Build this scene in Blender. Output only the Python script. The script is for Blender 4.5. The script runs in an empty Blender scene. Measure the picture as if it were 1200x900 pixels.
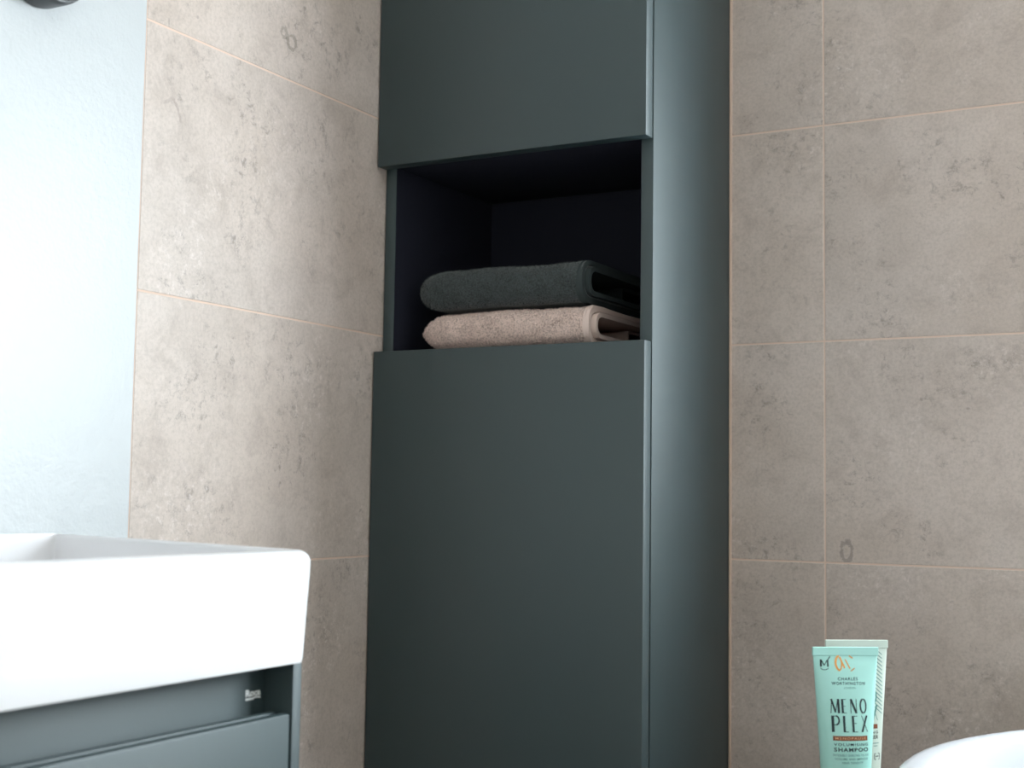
import bpy, bmesh, math, random
from mathutils import Vector, Matrix, noise

# ------------------------------------------------------------------ camera, sky, light, exposure
SC = bpy.context.scene
COL = SC.collection
cam_d = bpy.data.cameras.new('camera')
cam_d.sensor_width = 36.0
cam_d.lens = 1612.32 / 1200 * 36.0
cam_d.clip_start = 0.02
cam = bpy.data.objects.new('camera', cam_d)
COL.objects.link(cam)
YAW, PITCH, ROLL = -0.5032, 0.0794, 0.0143
_f = Vector((math.sin(YAW) * math.cos(PITCH), math.cos(YAW) * math.cos(PITCH), math.sin(PITCH)))
_r = Vector((math.cos(YAW), -math.sin(YAW), 0))
_u = _r.cross(_f)
_r2 = _r * math.cos(ROLL) + _u * math.sin(ROLL)
_u2 = _u * math.cos(ROLL) - _r * math.sin(ROLL)
_m = Matrix((_r2, _u2, -_f)).transposed().to_4x4()
_m.translation = Vector((1.0656, -1.8407, 0.9867))
cam.matrix_world = _m
cam_d.dof.use_dof = True
cam_d.dof.focus_distance = 1.66
cam_d.dof.aperture_fstop = 6.5
SC.camera = cam

world = bpy.data.worlds.new('overcast_sky')
world.use_nodes = True
SC.world = world
_bg = world.node_tree.nodes['Background']
_bg.inputs['Color'].default_value = (0.87, 0.95, 1.03, 1)
_bg.inputs['Strength'].default_value = 28.0

# window opening in the back wall (x0, x1, z0, z1)
WIN = (0.825, 1.90, 0.98, 1.75)
WALL_T = 0.10
_pd = bpy.data.lights.new('window_portal', 'AREA')
_pd.shape = 'RECTANGLE'
_pd.size = WIN[1] - WIN[0] + 0.1
_pd.size_y = WIN[3] - WIN[2] + 0.1
_pd.cycles.is_portal = True
_po = bpy.data.objects.new('window_portal', _pd)
_po.location = ((WIN[0] + WIN[1]) / 2, WALL_T + 0.02, (WIN[2] + WIN[3]) / 2)
_po.rotation_euler = (math.radians(-90), 0, 0)
COL.objects.link(_po)

SC.view_settings.view_transform = 'Standard'
SC.view_settings.look = 'None'
SC.view_settings.gamma = 1.0
SC.view_settings.exposure = 0.0
SC.view_settings.use_curve_mapping = False
SC.cycles.max_bounces = 10
SC.cycles.diffuse_bounces = 6
SC.cycles.glossy_bounces = 4
SC.cycles.transparent_max_bounces = 8

random.seed(7)


# ------------------------------------------------------------------ materials
def srgb(r, g, b):
    def c(v):
        v /= 255.0
        return v / 12.92 if v <= 0.04045 else ((v + 0.055) / 1.055) ** 2.4
    return (c(r), c(g), c(b), 1.0)


def mat(name, col=(0.5, 0.5, 0.5, 1), rough=0.5, metal=0.0, spec=0.5, coat=0.0, coat_rough=0.1):
    m = bpy.data.materials.new(name)
    m.use_nodes = True
    b = m.node_tree.nodes['Principled BSDF']
    b.inputs['Base Color'].default_value = col
    b.inputs['Roughness'].default_value = rough
    b.inputs['Metallic'].default_value = metal
    b.inputs['Specular IOR Level'].default_value = spec
    b.inputs['Coat Weight'].default_value = coat
    b.inputs['Coat Roughness'].default_value = coat_rough
    return m


class NT:
    """small helper around a node tree"""
    def __init__(self, m):
        self.t = m.node_tree
        self.b = self.t.nodes['Principled BSDF']

    def n(self, kind, **kw):
        nd = self.t.nodes.new(kind)
        for k, v in kw.items():
            if k == 'ins':
                for i, val in v.items():
                    nd.inputs[i].default_value = val
            else:
                setattr(nd, k, v)
        return nd

    def l(self, a, b):
        self.t.links.new(a, b)

    def val(self, x, sock):
        if isinstance(x, (int, float)):
            sock.default_value = x
        else:
            self.l(x, sock)

    def math(self, op, a, b=0.0, clamp=False):
        nd = self.n('ShaderNodeMath', operation=op, use_clamp=clamp)
        self.val(a, nd.inputs[0])
        self.val(b, nd.inputs[1])
        return nd.outputs[0]

    def smooth(self, v, a, b, lo=0.0, hi=1.0):
        nd = self.n('ShaderNodeMapRange', interpolation_type='SMOOTHSTEP')
        self.val(v, nd.inputs['Value'])
        nd.inputs['From Min'].default_value = a
        nd.inputs['From Max'].default_value = b
        nd.inputs['To Min'].default_value = lo
        nd.inputs['To Max'].default_value = hi
        return nd.outputs['Result']

    def noise(self, vec, scale, detail=4.0, rough=0.55, dist=0.0):
        nd = self.n('ShaderNodeTexNoise', ins={'Scale': scale, 'Detail': detail, 'Roughness': rough, 'Distortion': dist})
        self.l(vec, nd.inputs['Vector'])
        return nd.outputs['Fac']

    def mixc(self, f, a, b, blend='MIX'):
        nd = self.n('ShaderNodeMix', data_type='RGBA', blend_type=blend)
        self.val(f, nd.inputs[0])
        for s, x in ((nd.inputs[6], a), (nd.inputs[7], b)):
            if isinstance(x, tuple):
                s.default_value = x
            else:
                self.l(x, s)
        return nd.outputs[2]

    def bump(self, h, strength, dist):
        nd = self.n('ShaderNodeBump', ins={'Strength': strength, 'Distance': dist})
        self.l(h, nd.inputs['Height'])
        self.l(nd.outputs[0], self.b.inputs['Normal'])


def make_tile_material():
    m = mat('concrete_look_tile', rough=0.42, spec=0.45)
    T = NT(m)
    tc = T.n('ShaderNodeTexCoord')
    oi = T.n('ShaderNodeObjectInfo')
    off = T.n('ShaderNodeVectorMath', operation='SCALE')
    comb = T.n('ShaderNodeCombineXYZ')
    T.l(oi.outputs['Random'], comb.inputs[0])
    T.l(T.math('MULTIPLY', oi.outputs['Random'], 3.7), comb.inputs[1])
    T.l(T.math('MULTIPLY', oi.outputs['Random'], 7.3), comb.inputs[2])
    T.l(comb.outputs[0], off.inputs[0])
    off.inputs['Scale'].default_value = 37.0
    add = T.n('ShaderNodeVectorMath', operation='ADD')
    T.l(tc.outputs['Object'], add.inputs[0])
    T.l(off.outputs[0], add.inputs[1])
    v = add.outputs[0]
    patch = T.noise(v, 6.5, 7, 0.62, 0.4)
    cloud = T.noise(v, 22.0, 6, 0.65, 0.6)
    fine = T.noise(v, 240.0, 5, 0.75)
    mask = T.smooth(T.noise(v, 9.0, 3, 0.5), 0.44, 0.64)
    pits = T.math('MULTIPLY', T.smooth(T.noise(v, 75.0, 8, 0.78, 0.3), 0.5, 0.68), mask)
    pale = T.math('MULTIPLY', T.smooth(T.noise(v, 110.0, 6, 0.8), 0.5, 0.7), T.smooth(T.noise(v, 7.0, 2, 0.5), 0.45, 0.7))
    dots = T.smooth(T.noise(v, 70.0, 2, 0.5), 0.74, 0.80)
    hue = T.noise(v, 4.0, 3, 0.5)
    base = T.mixc(T.smooth(hue, 0.35, 0.65), srgb(204, 188, 178), srgb(199, 186, 179))
    c = T.mixc(T.smooth(patch, 0.3, 0.72), srgb(191, 176, 165), srgb(217, 202, 193))
    c = T.mixc(0.45, c, base)
    c = T.mixc(T.math('MULTIPLY', T.smooth(cloud, 0.46, 0.76), 0.50), c, srgb(165, 150, 140))
    c = T.mixc(T.math('MULTIPLY', T.smooth(fine, 0.40, 0.66), 0.27), c, srgb(148, 134, 125))
    c = T.mixc(T.math('MULTIPLY', pits, 0.75), c, srgb(131, 119, 111))
    c = T.mixc(T.math('MULTIPLY', pale, 0.65), c, srgb(234, 222, 217))
    c = T.mixc(T.math('MULTIPLY', dots, 0.35), c, srgb(111, 99, 92))
    # printed marks of the tile pattern: rings, a hook and a loop
    geo = T.n('ShaderNodeNewGeometry')
    sep = T.n('ShaderNodeSeparateXYZ')
    T.l(geo.outputs['Position'], sep.inputs[0])
    wob = T.math('MULTIPLY', T.math('SUBTRACT', T.noise(geo.outputs['Position'], 130.0, 5, 0.7), 0.5), 0.014)

    def ellipse(axis, a0, z0, ra, rz):
        da = T.math('DIVIDE', T.math('SUBTRACT', sep.outputs[axis], a0), ra)
        dz = T.math('DIVIDE', T.math('SUBTRACT', sep.outputs[2], z0), rz)
        return T.math('SQRT', T.math('ADD', T.math('MULTIPLY', da, da), T.math('MULTIPLY', dz, dz)))

    def onwall(axis):  # only on the wall that carries the mark
        other = sep.outputs[0] if axis == 1 else T.math('ABSOLUTE', sep.outputs[1])
        return T.math('LESS_THAN', other, 0.03)

    def ring(axis, a0, z0, ra, rz, width, amt, col):
        nonlocal c
        d = T.math('ABSOLUTE', T.math('SUBTRACT', ellipse(axis, a0, z0, ra, rz), 1.0))
        d = T.math('ADD', d, T.math('DIVIDE', wob, ra))
        k = T.math('MULTIPLY', T.smooth(d, width * 0.4, width, 1.0, 0.0), onwall(axis))
        c = T.mixc(T.math('MULTIPLY', k, amt), c, col)

    def streak(axis, a0, z0, a1, z1, w, amt, col):
        nonlocal c
        L = math.hypot(a1 - a0, z1 - z0)
        ua, uz = (a1 - a0) / L, (z1 - z0) / L
        pa = T.math('SUBTRACT', sep.outputs[axis], a0)
        pz = T.math('SUBTRACT', sep.outputs[2], z0)
        t = T.math('ADD', T.math('MULTIPLY', pa, ua), T.math('MULTIPLY', pz, uz))
        s = T.math('ABSOLUTE', T.math('SUBTRACT', T.math('MULTIPLY', pa, uz), T.math('MULTIPLY', pz, ua)))
        e = T.math('ABSOLUTE', T.math('SUBTRACT', t, L / 2))
        s = T.math('ADD', s, T.math('MULTIPLY', wob, 0.4))
        k = T.math('MULTIPLY', T.smooth(s, w * 0.4, w, 1.0, 0.0), T.smooth(e, L / 2 - w, L / 2 + w, 1.0, 0.0))
        k = T.math('MULTIPLY', k, onwall(axis))
        c = T.mixc(T.math('MULTIPLY', k, amt), c, col)

    ring(1, -0.5087, 1.5574, 0.0050, 0.0055, 0.55, 0.42, srgb(112, 102, 90))
    ring(1, -0.4929, 1.5491, 0.0085, 0.0085, 0.42, 0.50, srgb(112, 102, 90))
    ring(0, 0.5672, 0.9160, 0.0068, 0.0130, 0.42, 0.40, srgb(92, 80, 78))
    streak(1, -0.716, 1.4142, -0.7014, 1.4219, 0.0030, 0.30, srgb(130, 112, 106))
    streak(1, -0.7014, 1.4219, -0.6942, 1.415, 0.0030, 0.34, srgb(130, 112, 106))
    streak(1, -0.6942, 1.415, -0.6879, 1.3990, 0.0028, 0.34, srgb(130, 112, 106))
    streak(1, -0.7126, 1.5105, -0.7120, 1.5020, 0.0020, 0.35, srgb(110, 102, 98))
    T.l(c, T.b.inputs['Base Color'])
    T.bump(T.math('ADD', T.math('MULTIPLY', fine, 0.5), T.math('MULTIPLY', cloud, 0.5)), 0.25, 0.0015)
    rr = T.math('ADD', T.math('MULTIPLY', cloud, 0.15), 0.36)
    T.l(rr, T.b.inputs['Roughness'])
    return m


def make_paint_material(name, col, stipple=True, rough=0.38):
    m = mat(name, col, rough, spec=0.5)
    T = NT(m)
    tc = T.n('ShaderNodeTexCoord')
    if stipple:
        a = T.noise(tc.outputs['Object'], 210.0, 4, 0.6)
        b = T.noise(tc.outputs['Object'], 45.0, 3, 0.5)
        T.bump(T.math('ADD', a, T.math('MULTIPLY', b, 1.5)), 0.35, 0.0014)
    return m


def make_lacquer(name, col, rough):
    m = mat(name, col, rough, spec=1.0)
    T = NT(m)
    tc = T.n('ShaderNodeTexCoord')
    T.bump(T.noise(tc.outputs['Object'], 900.0, 2, 0.5), 0.05, 0.0004)
    return m


def make_terry(name, dark, light):
    m = mat(name, light, 0.95, spec=0.1)
    T = NT(m)
    T.b.inputs['Sheen Weight'].default_value = 0.25
    T.b.inputs['Sheen Roughness'].default_value = 0.6
    tc = T.n('ShaderNodeTexCoord')
    n1 = T.noise(tc.outputs['Object'], 420.0, 3, 0.7)
    n2 = T.noise(tc.outputs['Object'], 60.0, 3, 0.6)
    f = T.math('ADD', T.math('MULTIPLY', T.smooth(n1, 0.32, 0.62), 0.75), T.math('MULTIPLY', T.smooth(n2, 0.3, 0.7), 0.25))
    T.l(T.mixc(f, dark, light), T.b.inputs['Base Color'])
    T.bump(n1, 0.8, 0.002)
    return m


def make_glass():
    m = bpy.data.materials.new('window_glass')
    m.use_nodes = True
    t = m.node_tree
    t.nodes.remove(t.nodes['Principled BSDF'])
    out = t.nodes['Material Output']
    tr = t.nodes.new('ShaderNodeBsdfTransparent')
    tr.inputs[0].default_value = (0.96, 0.98, 0.97, 1)
    gl = t.nodes.new('ShaderNodeBsdfGlossy')
    gl.inputs['Roughness'].default_value = 0.02
    lw = t.nodes.new('ShaderNodeLayerWeight')
    lw.inputs['Blend'].default_value = 0.5
    pw = t.nodes.new('ShaderNodeMath')
    pw.operation = 'POWER'
    pw.inputs[1].default_value = 4.0
    t.links.new(lw.outputs['Facing'], pw.inputs[0])
    fr = t.nodes.new('ShaderNodeMath')
    fr.operation = 'MULTIPLY_ADD'
    fr.inputs[1].default_value = 0.4
    fr.inputs[2].default_value = 0.03
    t.links.new(pw.outputs[0], fr.inputs[0])
    mx = t.nodes.new('ShaderNodeMixShader')
    t.links.new(fr.outputs[0], mx.inputs[0])
    t.links.new(tr.outputs[0], mx.inputs[1])
    t.links.new(gl.outputs[0], mx.inputs[2])
    t.links.new(mx.outputs[0], out.inputs[0])
    return m


M_TILE = make_tile_material()
M_GROUT = mat('tan_grout', srgb(222, 197, 181), 0.85, spec=0.2)
M_PAINT = make_paint_material('pale_blue_white_paint', (0.530, 0.548, 0.560, 1))
M_PLAIN = make_paint_material('white_room_paint', (0.88, 0.83, 0.77, 1), False, 0.6)
M_CEIL = mat('ceiling_paint', (0.90, 0.88, 0.85, 1), 0.8)
M_FLOOR = make_paint_material('grey_floor', (0.20, 0.18, 0.165, 1), True, 0.5)
M_LACQ = make_lacquer('green_grey_lacquer', (0.0150, 0.0365, 0.0410, 1), 0.56)
M_NICHE = mat('black_niche_laminate', (0.019, 0.020, 0.031, 1), 0.7, spec=0.15)
M_CERAMIC = mat('white_ceramic', (0.84, 0.83, 0.85, 1), 0.12, spec=0.5, coat=0.4, coat_rough=0.04)
M_BATH = mat('white_bath_enamel', (0.56, 0.57, 0.60, 1), 0.16, spec=0.5)
M_BLACK = mat('black_metal', (0.035, 0.038, 0.042, 1), 0.38, spec=0.5)
M_LENS = mat('pale_lamp_lens', (0.75, 0.68, 0.66, 1), 0.25)
M_WHITE = mat('white_print', (0.86, 0.88, 0.88, 1), 0.5)
M_UPVC = mat('white_window_frame', (0.8, 0.8, 0.8, 1), 0.3)
M_GLASS = make_glass()
M_TOWEL_D = make_terry('dark_terry', (0.010, 0.013, 0.014, 1), (0.070, 0.088, 0.088, 1))
M_TOWEL_B = make_terry('beige_terry', (0.40, 0.29, 0.25, 1), (0.88, 0.70, 0.63, 1))
M_HEM_D = mat('dark_towel_hem', (0.050, 0.062, 0.063, 1), 0.9, spec=0.1)
M_HEM_B = mat('beige_towel_hem', (0.74, 0.59, 0.53, 1), 0.9, spec=0.1)
M_AQUA = mat('aqua_tube_plastic', srgb(172, 225, 216), 0.35, spec=0.5)
M_SAGE = mat('pale_sage_tube_plastic', srgb(206, 217, 207), 0.35, spec=0.5)
M_CAP = mat('white_cap_plastic', (0.78, 0.8, 0.79, 1), 0.3)
M_INK = mat('dark_teal_ink', (0.010, 0.030, 0.035, 1), 0.5)
M_INK2 = mat('soft_grey_green_ink', srgb(92, 140, 134), 0.5)
M_GOLD = mat('gold_foil_print', srgb(226, 158, 84), 0.4, metal=0.25)
M_BROWN = mat('copper_brown_print', srgb(132, 72, 44), 0.45)
M_TAN = mat('tan_print', srgb(222, 170, 128), 0.5)
M_SILIC = mat('tan_silicone', srgb(206, 180, 162), 0.6)
M_WOOD = mat('oak_stool', (0.33, 0.21, 0.12, 1), 0.5)
M_CHROME = mat('chrome', (0.75, 0.75, 0.76, 1), 0.12, metal=1.0)


# ------------------------------------------------------------------ object helpers
def link(name, me, m=None, parent=None):
    o = bpy.data.objects.new(name, me)
    COL.objects.link(o)
    if m is not None and not me.materials:
        me.materials.append(m)
    if parent is not None:
        o.parent = parent
    return o


def bm_obj(name, bm, m, parent=None, smooth=None):
    me = bpy.data.meshes.new(name)
    bmesh.ops.recalc_face_normals(bm, faces=bm.faces[:])
    bm.to_mesh(me)
    bm.free()
    if smooth is not None:
        for p in me.polygons:
            p.use_smooth = True
        me.set_sharp_from_angle(angle=math.radians(smooth))
    return link(name, me, m, parent)


def box_bm(x0, x1, y0, y1, z0, z1, bevel=0.0, seg=1, bm=None):
    bm = bm or bmesh.new()
    vs = [bm.verts.new((x, y, z)) for x in (x0, x1) for y in (y0, y1) for z in (z0, z1)]
    q = [(0, 1, 3, 2), (4, 6, 7, 5), (0, 4, 5, 1), (2, 3, 7, 6), (0, 2, 6, 4), (1, 5, 7, 3)]
    fs = [bm.faces.new([vs[i] for i in f]) for f in q]
    if bevel:
        es = list({e for f in fs for e in f.edges})
        bmesh.ops.bevel(bm, geom=es, offset=bevel, segments=seg, affect='EDGES', profile=0.5)
    return bm


def box(name, x0, x1, y0, y1, z0, z1, m, parent=None, bevel=0.0, seg=1):
    return bm_obj(name, box_bm(x0, x1, y0, y1, z0, z1, bevel, seg), m, parent, 30 if bevel else None)


def empty(name, label, cat, loc=(0, 0, 0), group=None):
    o = bpy.data.objects.new(name, None)
    o.empty_display_size = 0.05
    COL.objects.link(o)
    o.location = loc
    tag(o, label, cat, group)
    return o


def tag(o, label, cat, group=None):
    o['label'] = label
    o['category'] = cat
    if group:
        o['group'] = group
    return o


def struct(o):
    o['kind'] = 'structure'
    return o


def loft(loops, cap0=False, cap1=False, bm=None):
    bm = bm or bmesh.new()
    rows = [[bm.verts.new(p) for p in lp] for lp in loops]
    n = len(rows[0])
    for a, b in zip(rows, rows[1:]):
        for i in range(n):
            bm.faces.new((a[i], a[(i + 1) % n], b[(i + 1) % n], b[i]))
    if cap0:
        bm.faces.new(rows[0])
    if cap1:
        bm.faces.new(rows[-1])
    return bm


def lathe(name, prof, m, parent=None, seg=32, mat4=None):
    """prof: list of (radius, height) revolved about z"""
    bm = bmesh.new()
    loops = [[(r * math.cos(2 * math.pi * i / seg), r * math.sin(2 * math.pi * i / seg), z) for i in range(seg)] for r, z in prof]
    loft(loops, prof[0][0] > 0, prof[-1][0] > 0, bm)
    bmesh.ops.remove_doubles(bm, verts=bm.verts[:], dist=1e-6)
    if mat4 is not None:
        bmesh.ops.transform(bm, matrix=mat4, verts=bm.verts[:])
    return bm_obj(name, bm, m, parent, 35)


# ------------------------------------------------------------------ room shell
RX, RY, RZ = 2.40, -2.60, 2.40
PX = -0.008          # painted plaster plane of the left wall; tile faces at x = 0
struct(box('floor', -0.16, RX + 0.1, RY - 0.1, WALL_T, -0.1, 0.0, M_FLOOR))
struct(box('ceiling', -0.16, RX + 0.1, RY - 0.1, WALL_T, RZ, RZ + 0.1, M_CEIL))
struct(box('wall_right', RX, RX + 0.1, RY - 0.1, WALL_T, 0, RZ, M_PLAIN))
struct(box('wall_front', PX, RX, RY - 0.1, RY, 0, RZ, M_PLAIN))
bm = box_bm(-0.16, PX, -0.7468, WALL_T, 0, RZ)
box_bm(-0.16, -0.0006, RY - 0.1, -0.7468, 0, RZ, bm=bm)      # the painted plaster stands flush with the tile faces
wall_left = struct(bm_obj('wall_left', bm, M_PAINT))

bm = bmesh.new()
BY = 0.008           # plaster plane of the back wall; tile faces at y = 0
for x0, x1, z0, z1 in ((PX, WIN[0], 0, RZ), (WIN[1], RX, 0, RZ), (WIN[0], WIN[1], 0, WIN[2]), (WIN[0], WIN[1], WIN[3], RZ)):
    box_bm(x0, x1, BY, WALL_T, z0, z1, bm=bm)
wall_back = struct(bm_obj('wall_back', bm, M_PLAIN))

G = 0.0023           # joint width
tile_meshes = {}


def tile(parent, axis, a0, a1, z0, z1):
    """one wall tile; axis 'x' lies on the back wall, axis 'y' on the left wall"""
    w, h = round(a1 - a0 - G, 4), round(z1 - z0 - G, 4)
    if w < 0.01 or h < 0.01:
        return
    key = (axis, w, h)
    if key not in tile_meshes:
        if axis == 'x':
            b = box_bm(-w / 2, w / 2, 0.0, 0.008, -h / 2, h / 2, 0.0005)
        else:
            b = box_bm(-0.008, 0.0, -w / 2, w / 2, -h / 2, h / 2, 0.0005)
        me = bpy.data.meshes.new('tile')
        bmesh.ops.recalc_face_normals(b, faces=b.faces[:])
        b.to_mesh(me)
        b.free()
        me.materials.append(M_TILE)
        tile_meshes[key] = me
    o = link('tile', tile_meshes[key], None, parent)
    ca, cz = (a0 + a1) / 2, (z0 + z1) / 2
    o.location = (ca, 0, cz) if axis == 'x' else (0, ca, cz)


zs = [0.3 * k for k in range(9)]
# left wall: tiled from the corner to y = -0.747, painted beyond
bed = box('grout_bed', PX, -0.0005, -0.7466, BY, 0, RZ, M_GROUT, wall_left)
for za in zs[:-1]:
    tile(wall_left, 'y', -0.7468, -0.1468, za, za + 0.3)
    tile(wall_left, 'y', -0.1468, 0.0, za, za + 0.3)
# back wall, with the tiles cut round the window
bm = bmesh.new()
for x0, x1, z0, z1 in ((0, WIN[0], 0, RZ), (WIN[1], RX, 0, RZ), (WIN[0], WIN[1], 0, WIN[2]), (WIN[0], WIN[1], WIN[3], RZ)):
    box_bm(x0, x1, 0.0005, BY, z0, z1, bm=bm)
bm_obj('grout_bed', bm, M_GROUT, wall_back)
xs = [0.0, 0.5381, 1.1381, 1.7381, 2.3381, RX]
for za in zs[:-1]:
    zb = za + 0.3
    for xa, xb in zip(xs, xs[1:]):
        if xb <= WIN[0] + 0.002 or xa >= WIN[1] - 0.002 or zb <= WIN[2] or za >= WIN[3]:
            tile(wall_back, 'x', xa, xb, za, zb)
            continue
        if xa < WIN[0]:
            tile(wall_back, 'x', xa, WIN[0], za, zb)
        if xb > WIN[1]:
            tile(wall_back, 'x', WIN[1], xb, za, zb)
        m0, m1 = max(xa, WIN[0]), min(xb, WIN[1])
        if za < WIN[2]:
            tile(wall_back, 'x', m0, m1, za, WIN[2])
        if zb > WIN[3]:
            tile(wall_back, 'x', m0, m1, WIN[3], zb)

# window set deep in the back wall
win = struct(bpy.data.objects.new('window_1', None))
COL.objects.link(win)
wx0, wx1, wz0, wz1 = WIN
for nm, a in (('frame', (wx0, wx1, wz0, wz0 + 0.035)), ('frame', (wx0, wx1, wz1 - 0.035, wz1)),
              ('frame', (wx0, wx0 + 0.035, wz0 + 0.035, wz1 - 0.035)), ('frame', (wx1 - 0.035, wx1, wz0 + 0.035, wz1 - 0.035)),
              ('mullion', ((wx0 + wx1) / 2 - 0.02, (wx0 + wx1) / 2 + 0.02, wz0 + 0.035, wz1 - 0.035))):
    box(nm, a[0], a[1], 0.04, 0.08, a[2], a[3], M_UPVC, win, 0.004)
for xa, xb in ((wx0 + 0.035, (wx0 + wx1) / 2 - 0.02), ((wx0 + wx1) / 2 + 0.02, wx1 - 0.035)):
    box('pane', xa, xb, 0.0358, 0.062, wz0 + 0.035, wz1 - 0.035, M_GLASS, win)
box('window_sill', wx0 - 0.0, wx1 + 0.0, -0.012, 0.04, wz0 - 0.02, wz0 + 0.001, M_UPVC, win, 0.004)

# ------------------------------------------------------------------ tall cabinet
CX0, CX1, CD, TH = 0.0015, 0.4022, 0.2775, 0.0165
CZ0, CZ1 = 0.12, 2.02
NZ0, NZ1 = 1.1755, 1.4335            # niche
cab = empty('tall_cabinet', 'tall dark green-grey cabinet in the tiled corner with an open towel niche', 'cabinet', (0.2, -0.14, CZ0))


def cb(name, x0, x1, y0, y1, z0, z1, m=M_LACQ, bev=0.0008, parent=None):
    o = box(name, x0, x1, y0, y1, z0, z1, m, None, bev, 2)
    o.parent = parent or cab
    o.matrix_parent_inverse = Matrix.Translation(-Vector(cab.location))
    if parent:
        o.matrix_parent_inverse = Matrix.Identity(4)
    return o


cb('side_panel', CX0, CX0 + TH, -CD, -0.002, CZ0, CZ1)
cb('side_panel', CX1 - TH, CX1, -CD, -0.002, CZ0, CZ1)
cb('top_panel', CX0 + TH, CX1 - TH, -CD, -0.002, CZ1 - TH, CZ1)
cb('bottom_panel', CX0 + TH, CX1 - TH, -CD, -0.002, CZ0, CZ0 + TH)
cb('shelf', CX0 + TH, CX1 - TH, -CD + 0.001, -0.012, NZ0 - TH, NZ0, M_NICHE)
cb('shelf', CX0 + TH, CX1 - TH, -CD + 0.001, -0.012, NZ1, NZ1 + TH, M_NICHE)
cb('back_panel', CX0 + TH, CX1 - TH, -0.012, -0.003, CZ0 + TH, CZ1 - TH, M_NICHE, 0)
cb('niche_liner', CX0 + TH, CX0 + TH + 0.0008, -CD + 0.001, -0.012, NZ0, NZ1, M_NICHE, 0)
cb('niche_liner', CX1 - TH - 0.0008, CX1 - TH, -CD + 0.001, -0.012, NZ0, NZ1, M_NICHE, 0)
DB, DF = -CD - 0.0022, -0.3005       # door back and front planes
cb('door', CX0 + 0.0005, CX1 - 0.0006, DF, DB, CZ0 + 0.002, 1.1763, M_LACQ, 0.0012)
cb('door', CX0 + 0.0005, CX1 - 0.0006, DF, DB, 1.4312, CZ1 - 0.002, M_LACQ, 0.0012)
for z in (0.3, 1.0, 1.6, 1.9):       # hidden hinge cups joining door and side
    cb('hinge', CX0 + TH, CX0 + TH + 0.03, DB - 0.001, -CD + 0.05, z - 0.02, z + 0.02, M_CHROME, 0)

# silicone bead where the cabinet side meets the back wall
struct(box('trim_1', CX1, CX1 + 0.0035, -0.0035, 0.001, 0.10, RZ, M_SILIC, None, 0.0012, 2))


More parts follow.
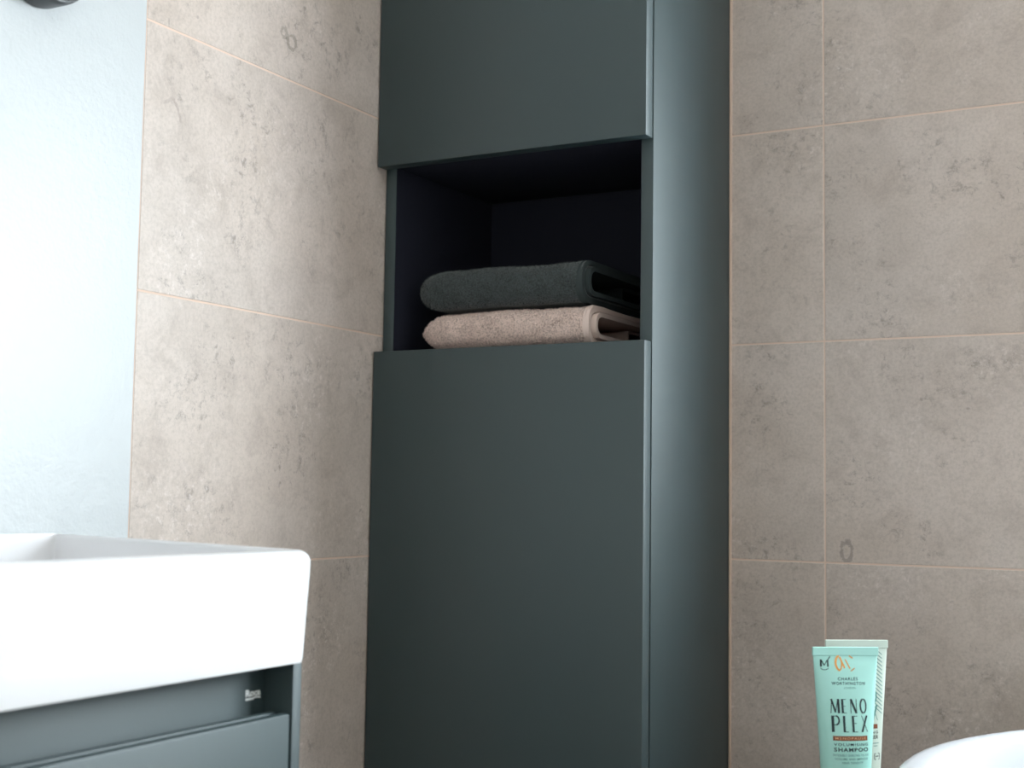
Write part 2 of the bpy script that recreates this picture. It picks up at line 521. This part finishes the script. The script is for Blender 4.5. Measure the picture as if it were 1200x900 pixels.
# ------------------------------------------------------------------ folded towels
def towel(name, label, x0, x1, z0, z1, yn, yb, m, mh, seed, left_taper, point):
    rnd = random.Random(seed)
    zc, H = (z0 + z1) / 2, (z1 - z0) / 2
    root = empty(name, label, 'towel', ((x0 + x1) / 2, (yn + yb) / 2, z0), 'folded towels in the niche')

    def upath(h, y_nose, R, nb=9, nn=26):
        pts = []
        for i in range(nb):
            pts.append((yb + (y_nose + R - yb) * i / nb, -h))
        for i in range(nn + 1):
            a = -math.pi / 2 + math.pi * i / nn
            ca, sa = math.cos(a), math.sin(a)
            pts.append((y_nose + R - R * abs(ca) ** 0.8, math.copysign(abs(sa) ** 0.85, sa) * h))
        for i in range(1, nb + 1):
            pts.append((y_nose + R + (yb - y_nose - R) * i / nb, h))
        return pts

    def wob(x, y, z):
        p = Vector((x * 22 + seed, y * 22, z * 22))
        return 0.0016 * noise.noise(p) + 0.0007 * noise.noise(p * 4.3)

    def shell(nm, h, t, y_nose, R, xa, xb, taper, material, nst=64):
        loops = []
        for i in range(nst + 1):
            f = i / nst
            x = xa + (xb - xa) * f
            d = (x - xa)
            k = 1.0
            if taper > 0 and d < taper:
                k = max(0.02, (1 - (1 - d / taper) ** 2) ** point)
            o = upath(h * (0.10 + 0.90 * k), y_nose + (1 - k) * 0.022, R)
            inn = upath(max(0.0008, (h - t) * (0.06 + 0.94 * k)), y_nose + t + (1 - k) * 0.020, max(0.004, R - t * 0.6))
            sag = 0.0012 * math.sin(f * 9 + seed)
            loop = [(x, y + wob(x, y, z) * 0.8, zc + z + (wob(x, y, z) + sag if z > -h * 0.7 else 0.3 * wob(x, y, z))) for y, z in o]
            loop += [(x, y, zc + z + sag * 0.5) for y, z in reversed(inn)]
            loops.append(loop)
        bm = loft(loops, True, True)
        return bm_obj(nm, bm, material, None, 60)

    t = 0.0075
    outer = shell('outer_fold', H, t, yn, 0.026, x0, x1, left_taper, m)
    inner = shell('inner_fold', H - t - 0.0006, 0.0055, yn + t + 0.002, 0.018, x0 + left_taper * 0.8, x1 + 0.0065, 0, mh)
    core = shell('core_fold', max(0.004, H - t - 0.0085), 0.004, yn + 0.15, 0.010, x0 + left_taper, x1 - 0.012, 0, mh)
    hem = shell('hem', H + 0.0007, t * 0.8, yn - 0.0007, 0.026, x1 - 0.008, x1 + 0.0008, 0, mh, 8)
    # terry loops standing on the outer fold
    me = outer.data
    cand = [p for p in me.polygons if p.center.x < x1 - 0.0075 and p.normal.y < 0.35 and p.center.z > zc - H * 0.93 and p.center.y < yn + 0.10
            and (Vector((0, p.center.y - (yn + 0.03), p.center.z - zc)).dot(p.normal) > 0 or p.center.y > yn + 0.03)
            and abs(p.center.z - zc) > -1]
    areas = [p.area for p in cand]
    picks = rnd.choices(cand, weights=areas, k=13000)
    verts, faces = [], []
    mv = me.vertices
    for p in picks:
        a, b, c, d = [mv[i].co for i in p.vertices[:4]]
        u, v = rnd.random(), rnd.random()
        q = (a * (1 - u) + b * u) * (1 - v) + (d * (1 - u) + c * u) * v
        nrm = p.normal
        dr = (nrm + Vector((rnd.gauss(0, .45), rnd.gauss(0, .45), rnd.gauss(0, .45)))).normalized()
        s = dr.orthogonal().normalized()
        s2 = dr.cross(s)
        L = rnd.uniform(0.0014, 0.0028)
        r = rnd.uniform(0.0005, 0.00085)
        i0 = len(verts)
        for j in range(3):
            an = j * 2.094
            verts.append(q - nrm * 0.0003 + s * (r * math.cos(an)) + s2 * (r * math.sin(an)))
        verts.append(q + dr * L)
        faces += [(i0, i0 + 1, i0 + 3), (i0 + 1, i0 + 2, i0 + 3), (i0 + 2, i0, i0 + 3)]
    pm = bpy.data.meshes.new('terry_pile')
    pm.from_pydata([tuple(v) for v in verts], [], faces)
    pile = link('terry_pile', pm, m)
    pile['kind'] = 'stuff'
    inv = Matrix.Translation(-Vector(root.location))
    for o in (outer, inner, core, hem, pile):
        o.parent = root
        o.matrix_parent_inverse = inv
    return root


towel('folded_towel', 'folded beige terry towel lying on the niche floor under the dark towel',
      0.050, 0.3110, 1.1785, 1.2285, -0.271, -0.035, M_TOWEL_B, M_HEM_B, 3, 0.042, 0.70)
towel('folded_towel', 'folded charcoal-green terry towel lying on top of the beige towel',
      0.043, 0.2990, 1.2350, 1.2885, -0.266, -0.035, M_TOWEL_D, M_HEM_D, 11, 0.036, 0.40)


# ------------------------------------------------------------------ washbasin
def rrect(x0, x1, y0, y1, r, n=6, rb=0.004):
    """rounded rectangle loop; the two corners at x1 (front) get r, those at the wall rb"""
    pts = []
    for cx, cy, a0, rr in ((x1, y1, 0, r), (x0, y1, 90, rb), (x0, y0, 180, rb), (x1, y0, 270, r)):
        ox = cx - rr if cx == x1 else cx + rr
        oy = cy - rr if cy == y1 else cy + rr
        for i in range(n + 1):
            a = math.radians(a0 + 90 * i / n)
            pts.append((ox + rr * math.cos(a), oy + rr * math.sin(a)))
    return pts


BF, BR, BL = 0.3205, -0.8450, -1.46
ZT, ZB = 0.9345, 0.8365


def basin_z(x, z):
    k = max(0.0, min(1.0, (z - ZB) / (ZT - ZB)))
    return z + 0.0068 * k * (1 - x / BF)


def bloop(ins, z, front_extra=0.0, r=0.010):
    lp = rrect(0.0 + min(ins, 0.012) * 1.0 + 0.001, BF - ins - front_extra, BL + ins, BR - ins, max(0.004, r - ins * 0.5))
    return [(x, y, basin_z(x, z)) for x, y in lp]


loops = [bloop(0.0107, ZB, -0.0085), bloop(0.0090, ZB + 0.003, -0.0075)]
for i in range(1, 6):
    f = i / 5
    loops.append(bloop(0.0090 * (1 - f), ZB + 0.003 + f * (ZT - 0.012 - ZB - 0.003), -0.0075 * (1 - f)))
R1 = 0.011
for i in range(1, 8):
    a = math.pi / 2 * i / 7
    loops.append(bloop(R1 * (1 - math.cos(a)), ZT - R1 + R1 * math.sin(a)))
R2 = 0.004
for i in range(0, 6):
    a = math.pi / 2 * i / 5
    loops.append(bloop(R1 + 0.0015 + R2 * math.sin(a), ZT - R2 + R2 * math.cos(a)))
for i in range(1, 8):
    f = i / 7
    loops.append(bloop(R1 + 0.0055 + 0.022 * f ** 3, ZT - 0.004 - 0.078 * f, r=0.03))
basin = bm_obj('washbasin', loft(loops, True, True), M_CERAMIC, None, 50)
tag(basin, 'white rectangular ceramic washbasin on the green-grey vanity cabinet', 'basin')
lathe('drain', [(0.0, 0.0), (0.022, 0.0), (0.024, -0.001), (0.024, -0.003)], M_CHROME, basin, 24,
      Matrix.Translation((0.16, -1.15, ZT - 0.0775)))

# ------------------------------------------------------------------ vanity cabinet
VX = 0.3105
VZ0 = 0.40
VT = ZB - 0.0012
van = empty('vanity_cabinet', 'low green-grey vanity cabinet with a recessed-grip drawer under the white basin', 'cabinet', (0.15, -1.15, VZ0))


def vb(name, x0, x1, y0, y1, z0, z1, m=M_LACQ, bev=0.0008, parent=None):
    o = box(name, x0, x1, y0, y1, z0, z1, m, None, bev, 2)
    o.parent = parent or van
    o.matrix_parent_inverse = Matrix.Translation(-Vector(van.location))
    return o


VR, VL = -0.8472, -1.46
vb('side_panel', 0.001, VX, VR - 0.0122, VR, VZ0, VT)
vb('side_panel', 0.001, VX, VL, VL + 0.0122, VZ0, VT)
vb('bottom_panel', 0.001, VX - 0.02, VL + 0.0122, VR - 0.0122, VZ0, VZ0 + 0.016)
vb('back_panel', 0.001, 0.012, VL + 0.0122, VR - 0.0122, VZ0 + 0.016, VT)
grip = vb('grip_panel', 0.268, 0.280, VL + 0.0122, VR - 0.0124, 0.66, VT - 0.001)
DT = 0.7925
drawer = vb('drawer_front', VX - 0.010, VX, VL + 0.0145, VR - 0.0146, VZ0 + 0.002, DT, M_LACQ, 0.0026)
lip = vb('drawer_lip', VX - 0.0215, VX - 0.0135, VL + 0.0145, VR - 0.0175, 0.70, DT + 0.0006, M_LACQ, 0.0016, drawer)
lip.matrix_parent_inverse = Matrix.Translation(-Vector(van.location))
lip.parent = drawer
lip.matrix_parent_inverse = Matrix.Identity(4)
drawer_inv = vb('drawer_box', 0.05, VX - 0.0215, VL + 0.03, VR - 0.03, VZ0 + 0.02, 0.60, M_NICHE, 0)


# ------------------------------------------------------------------ lettering helpers
def text_mesh(body, w=None, h=None, bold=0.0, spacing=1.0):
    """vertices and faces of a string, scaled to width w and cap height h, centred in x, base at 0"""
    cu = bpy.data.curves.new('t', 'FONT')
    cu.body = body
    cu.size = 1.0
    cu.offset = bold
    cu.space_character = spacing
    cu.resolution_u = 3
    ob = bpy.data.objects.new('t', cu)
    COL.objects.link(ob)
    dg = bpy.context.evaluated_depsgraph_get()
    me = bpy.data.meshes.new_from_object(ob.evaluated_get(dg))
    vs = [v.co.copy() for v in me.vertices]
    fs = [tuple(p.vertices) for p in me.polygons]
    bpy.data.objects.remove(ob)
    bpy.data.curves.remove(cu)
    bpy.data.meshes.remove(me)
    x0, x1 = min(v.x for v in vs), max(v.x for v in vs)
    y0, y1 = min(v.y for v in vs), max(v.y for v in vs)
    sx = (w / (x1 - x0)) if w else 1
    sy = (h / (y1 - y0)) if h else sx
    if not w:
        sx = sy
    return [((v.x - (x0 + x1) / 2) * sx, (v.y - y0) * sy) for v in vs], fs


def flat_mesh(name, vs3, fs, m, parent):
    me = bpy.data.meshes.new(name)
    me.from_pydata(vs3, [], fs)
    return link(name, me, m, parent)


# small white maker's mark on the grip panel: four letters over a swoosh bar
vs, fs = text_mesh('Roca', 0.0205, 0.0062, 0.05)
c0 = Vector((0.2803, -0.8763, 0.8065))
loc = Vector(van.location)
mark = flat_mesh('lettering', [tuple(c0 + Vector((0, x, z)) - loc) for x, z in vs], fs, M_WHITE, None)
mark.parent = grip
mark.matrix_parent_inverse = Matrix.Identity(4)
mark.location = loc
bar = [(-0.0102, -0.0030), (0.0005, -0.0030), (0.0025, -0.0018), (0.0102, -0.0026), (0.0102, -0.0008), (0.002, -0.0002), (-0.0005, -0.0010), (-0.0102, -0.0010)]
bm = bmesh.new()
bm.faces.new([bm.verts.new(c0 + Vector((0, x, z))) for x, z in bar])
mk = bm_obj('lettering_bar', bm, M_WHITE, grip)
mk.matrix_parent_inverse = Matrix.Identity(4)


# ------------------------------------------------------------------ shampoo tubes
TUBE_H = 0.190


def tube_w(z):
    return 0.0215 + (0.0352 - 0.0215) * max(0.0, min(1.0, z / TUBE_H))


def tube_d(z):
    t = max(0.0, min(1.0, (TUBE_H - 0.009 - z) / (TUBE_H - 0.009 - 0.03)))
    return 0.0011 + 0.0215 * t ** 0.72


def tube_front(x, z, off=0.0002):
    w, d = tube_w(z), tube_d(z)
    return -d * (max(0.0, 1 - min(1.0, abs(x / w)) ** 2.2)) ** (1 / 2.0) - off


def make_tube(label, loc, rz, body_mat):
    t = empty('shampoo_tube', label, 'tube', loc, 'toiletry tubes beside the bath')
    t.rotation_euler = (0, 0, rz)
    loops = []
    lv = [0.027 + (TUBE_H - 0.009 - 0.027) * i / 26 for i in range(27)] + [TUBE_H - 0.0085, TUBE_H - 0.0005, TUBE_H]
    for z in lv:
        w, d = tube_w(z), tube_d(z)
        lp = []
        for i in range(48):
            a = 2 * math.pi * i / 48
            ca, sa = math.cos(a), math.sin(a)
            x = w * math.copysign(abs(ca) ** (2 / 2.2), ca)
            y = d * math.copysign(abs(sa), sa)
            lp.append((x, y, z))
        loops.append(lp)
    body = bm_obj('tube_body', loft(loops, True, True), body_mat, t, 50)
    bm = box_bm(-tube_w(TUBE_H), tube_w(TUBE_H), -0.0016, 0.0016, TUBE_H - 0.0085, TUBE_H + 0.0002, 0.0004)
    bm_obj('crimp', bm, body_mat, t)
    lathe('cap', [(0.0215, 0.0), (0.0222, 0.001), (0.0222, 0.026), (0.0212, 0.0275)], M_CAP, t, 40)
    return t


PXM = 1197.0
PXH = 1062.0         # pixels per metre used only to take the print's sizes from the photo


def printed(t, name, vs, fs, m, off=0.00025):
    v3 = []
    for x, z in vs:
        v3.append((x, tube_front(x, z, off), z))
    return flat_mesh(name, v3, fs, m, t)


def line(t, body, x0, x1, ya, yb, m, cx, top, bold=0.0, spacing=1.0, name='lettering'):
    """a printed line spanning x0..x1, ya..yb measured on the photo; cx, top: tube axis and tube top there"""
    vs, fs = text_mesh(body, (x1 - x0) / PXH, (yb - ya) / PXM, bold, spacing)
    ox, oz = ((x0 + x1) / 2 - cx) / PXH, TUBE_H - (yb - top) / PXM
    return printed(t, name, [(x + ox, z + oz) for x, z in vs], fs, m)


def strokes(t, name, segs, m, cx, top, off=0.00025):
    """segs: (x0, y0, x1, y1, width) in photo pixels"""
    vs, fs = [], []
    for x0, y0, x1, y1, w in segs:
        L = math.hypot(x1 - x0, y1 - y0) or 1
        n = max(1, int(L / 4))
        px, py = -(y1 - y0) / L * w / 2, (x1 - x0) / L * w / 2
        i0 = len(vs)
        for k in range(n + 1):
            f = k / n
            x, y = x0 + (x1 - x0) * f, y0 + (y1 - y0) * f
            for s in (1, -1):
                vs.append(((x + s * px - cx) / PXH, TUBE_H - (y + s * py - top) / PXM))
        for k in range(n):
            a = i0 + 2 * k
            fs.append((a, a + 1, a + 3, a + 2))
    return printed(t, name, vs, fs, m, off)


def arc(cx, cy, rx, ry, a0, a1, w, n=10):
    pts = [(cx + rx * math.cos(math.radians(a0 + (a1 - a0) * i / n)), cy + ry * math.sin(math.radians(a0 + (a1 - a0) * i / n))) for i in range(n + 1)]
    return [(*p, *q, w) for p, q in zip(pts, pts[1:])]


def meno_plex(cx):
    """tall condensed display capitals in two rows, thick stems with hairline arms"""
    s = []
    T, H = 2.4, 0.8
    y0, y1 = 820.5, 837.5
    # M
    s += [(975.6, y1, 976.6, y0, H), (976.2, y0, 980.4, y1 - 1, T * 0.8), (980.4, y1 - 1, 983.2, y0, H), (983.6, y0, 984.0, y1, T)]
    # E
    s += [(988.0, y0, 988.3, y1, T), (988.0, y0 + .4, 992.2, y0 + .4, H), (988.0, 829, 991.2, 829, H), (988.0, y1 - .4, 992.4, y1 - .4, H)]
    # N
    s += [(997.4, y1, 997.4, y0, H), (997.6, y0, 1003.6, y1, T), (1003.8, y1, 1003.8, y0, H)]
    # O
    s += arc(1011.8, 829, 3.4, 8.4, 95, 265, T * 0.8) + arc(1011.8, 829, 3.4, 8.4, -85, 85, T * 0.7)
    y0, y1 = 840.5, 860.0
    # P
    s += [(977.0, y0, 977.4, y1, T * 1.15), (977.0, y0 + .4, 980.6, y0 + .4, H)] + arc(980.4, 846.0, 3.4, 5.4, -85, 85, T * 0.75) + [(977.2, 851.4, 980.6, 851.4, H)]
    # L
    s += [(989.2, y0, 989.4, y1, T), (989.2, y1 - .4, 994.0, y1 - .4, H)]
    # E
    s += [(999.2, y0, 999.5, y1, T), (999.2, y0 + .4, 1004.0, y0 + .4, H), (999.2, 849.5, 1003.0, 849.5, H), (999.2, y1 - .4, 1004.4, y1 - .4, H)]
    # X
    s += [(1009.4, y0, 1016.0, y1, H), (1015.6, y0, 1009.6, y1, T * 0.9)]
    return s


FX, FT = 995.5, 758.5
front = make_tube('aqua shampoo tube printed with dark lettering, in front of the paler tube', (0.6735, -0.400, 0.8319 - TUBE_H), 0.60, M_AQUA)
# small plant-like M mark
strokes(front, 'logo', [(962.8, 782, 962.9, 773.4, 2.0), (963.0, 773.4, 966.6, 780.5, 1.2), (966.6, 780.5, 969.6, 774, 0.8), (970.4, 774, 970.4, 782, 1.8),
                        (970.2, 774.5, 973.6, 769.8, 1.0)] + arc(966.6, 782.4, 4.6, 3.4, 20, 160, 0.7), M_INK, FX - 4, FT)
# gold monogram of leaf strokes
strokes(front, 'logo', arc(986, 777.5, 6.0, 9.4, 105, 255, 2.3) + arc(983.2, 778.5, 3.6, 8.0, 70, -60, 1.5)
        + [(985.0, 770, 989.8, 783.5, 1.8), (991.0, 773.0, 995.8, 784.0, 1.4), (996.0, 768.8, 999.6, 771.8, 1.5), (996.6, 787.2, 1001.2, 783.6, 1.1)], M_GOLD, FX - 3.2, FT)
line(front, 'CHARLES', 982.5, 1005.0, 794.6, 798.2, M_INK, FX - 2, FT, 0.01, 1.25)
line(front, 'WORTHINGTON', 975.5, 1013.0, 800.0, 803.6, M_INK, FX - 2, FT, 0.01, 1.25)
line(front, 'LONDON', 989.0, 1002.0, 806.2, 808.4, M_INK2, FX - 2, FT, 0.0, 1.3)
strokes(front, 'lettering', meno_plex(FX), M_INK, FX, FT)
strokes(front, 'label_band', [(976.8, 867.4, 1015.6, 867.4, 5.6)], M_BROWN, FX, FT, 0.0002)
vs_m = line(front, 'MENOPAUSE', 979.0, 1013.6, 865.9, 868.9, M_TAN, FX, FT, 0.01, 1.3)
for v in vs_m.data.vertices:
    v.co.y -= 0.0002
line(front, 'VOLUMISING', 977.5, 1016.0, 873.0, 876.4, M_INK, FX, FT, 0.012, 1.3)
line(front, 'SHAMPOO', 977.5, 1016.0, 878.4, 883.2, M_INK, FX, FT, 0.025, 1.2)
line(front, 'INTENSELY ENRICHES TO AID', 976.5, 1016.5, 886.2, 888.8, M_INK2, FX, FT, 0.005, 1.1)
line(front, 'VOLUME AND IMPROVE', 978.0, 1015.5, 890.6, 893.2, M_INK2, FX, FT, 0.005, 1.1)
line(front, 'HAIR DENSITY', 985.5, 1009.0, 895.0, 897.6, M_INK2, FX, FT, 0.005, 1.1)

back = make_tube('pale sage tube with fine diagonal lines, standing behind the aqua tube', (0.6641, -0.3199, 0.8319 - TUBE_H), 0.60, M_SAGE)
hat = []
for i in range(16):
    y = 768 + i * 5.0
    x1 = FX + 30.5 - i * 0.17
    hat.append((x1 - 17, y - 6, x1 - 1, y + 9, 1.0))
strokes(back, 'line_pattern', hat, M_INK2, FX, FT)
strokes(back, 'lettering', meno_plex(FX), M_INK2, FX, FT)
strokes(back, 'label_band', [(976.8, 867.4, 1015.6, 867.4, 5.6)], M_BROWN, FX, FT, 0.0002)
line(back, 'VOLUMISING', 977.5, 1016.0, 873.0, 876.4, M_INK, FX, FT, 0.012, 1.3)
line(back, 'CONDITIONER', 977.5, 1016.0, 878.4, 883.2, M_INK, FX, FT, 0.02, 1.2)
strokes(back, 'lettering', [(1008.5, 888.5, 1016.5, 888.5, 0.9), (1009.5, 892, 1014.5, 892, 0.8)], M_INK2, FX, FT)
strokes(back, 'logo', [(1010, 901.5, 1017, 901.5, 0.8), (1010, 909, 1017, 909, 0.8), (1010, 901.5, 1010, 909, 0.8), (1017, 901.5, 1017, 909, 0.8), (1011.5, 905, 1015.5, 905, 1.0)], M_INK, FX, FT)

# ------------------------------------------------------------------ stool carrying the tubes (just below the picture)
ST = 0.8319 - TUBE_H
stool = empty('stool', 'small wooden stool under the toiletry tubes, just below the frame', 'stool', (0.62, -0.36, 0))
bm = box_bm(-0.115, 0.115, -0.115, 0.115, ST - 0.022, ST - 0.0002, 0.004, 2)
bm_obj('seat', bm, M_WOOD, stool, 30)
for sx in (-1, 1):
    for sy in (-1, 1):
        lp = []
        for z, r, e in ((0, 0.010, 0.100), (ST - 0.022, 0.014, 0.088)):
            lp.append([(sx * e + r * math.cos(k * math.pi / 6), sy * e + r * math.sin(k * math.pi / 6), z) for k in range(12)])
        bm_obj('leg', loft(lp, True, True), M_WOOD, stool, 40)
for sy in (-1, 1):
    bm_obj('stretcher', box_bm(-0.092, 0.092, sy * 0.094 - 0.006, sy * 0.094 + 0.006, 0.22, 0.24, 0.002), M_WOOD, stool)

# ------------------------------------------------------------------ freestanding bath
BXL, BXR, BYC, BZ = 0.7615, 2.32, -0.525, 0.750


def bath_loop(ins, z, n=40, sq=0.0):
    R = 0.41 - ins
    pts = []
    for i in range(n):
        a = math.radians(90 + 180 * i / (n - 1))
        pts.append((BXL + 0.41 + R * math.cos(a), BYC + R * math.sin(a), z))
    for i in range(n):
        a = math.radians(-90 + 180 * i / (n - 1))
        pts.append((BXR - 0.41 + R * math.cos(a), BYC + R * math.sin(a), z))
    return pts


prof = [(0.115, 0.0), (0.11, 0.02), (0.085, 0.25), (0.05, 0.55), (0.022, 0.700), (0.014, 0.722)]
prof += [(0.012 - 0.012 * math.sin(math.radians(a)), 0.738 - 0.012 * math.cos(math.radians(a))) for a in (0, 30, 60, 90)]
prof += [(0.012 - 0.012 * math.cos(math.radians(a)), 0.738 + 0.012 * math.sin(math.radians(a))) for a in (30, 60, 90)]
prof += [(0.024, BZ), (0.028, BZ - 0.0006), (0.0315, BZ - 0.003), (0.034, BZ - 0.008), (0.038, BZ - 0.03), (0.055, 0.60), (0.085, 0.35), (0.12, 0.22), (0.18, 0.18), (0.27, 0.165)]
bath = bm_obj('bathtub', loft([bath_loop(i, z) for i, z in prof], True, True), M_BATH, None, 60)
tag(bath, 'white freestanding bathtub with rounded end and rolled rim, bottom right corner', 'bathtub')

# ------------------------------------------------------------------ black wall lamp over the basin
lamp = empty('wall_lamp', 'black round wall lamp on the pale painted wall above the basin', 'lamp', (-0.0006, -0.902, 1.5080))
RT = Matrix.Rotation(math.radians(90), 4, 'Y')
lathe('lamp_body', [(0.044, 0.0), (0.0455, 0.002), (0.0455, 0.024), (0.0450, 0.029), (0.0435, 0.032), (0.0420, 0.0325), (0.0412, 0.032), (0.0405, 0.029)], M_BLACK, lamp, 56, RT)
lathe('trim_ring', [(0.0403, 0.027), (0.0403, 0.0308), (0.0395, 0.0312), (0.0387, 0.0308), (0.0387, 0.027)], M_CHROME, lamp, 56, RT)
lathe('lamp_lens', [(0.0, 0.0302), (0.015, 0.0300), (0.03, 0.0294), (0.0386, 0.0285)], M_LENS, lamp, 56, RT)
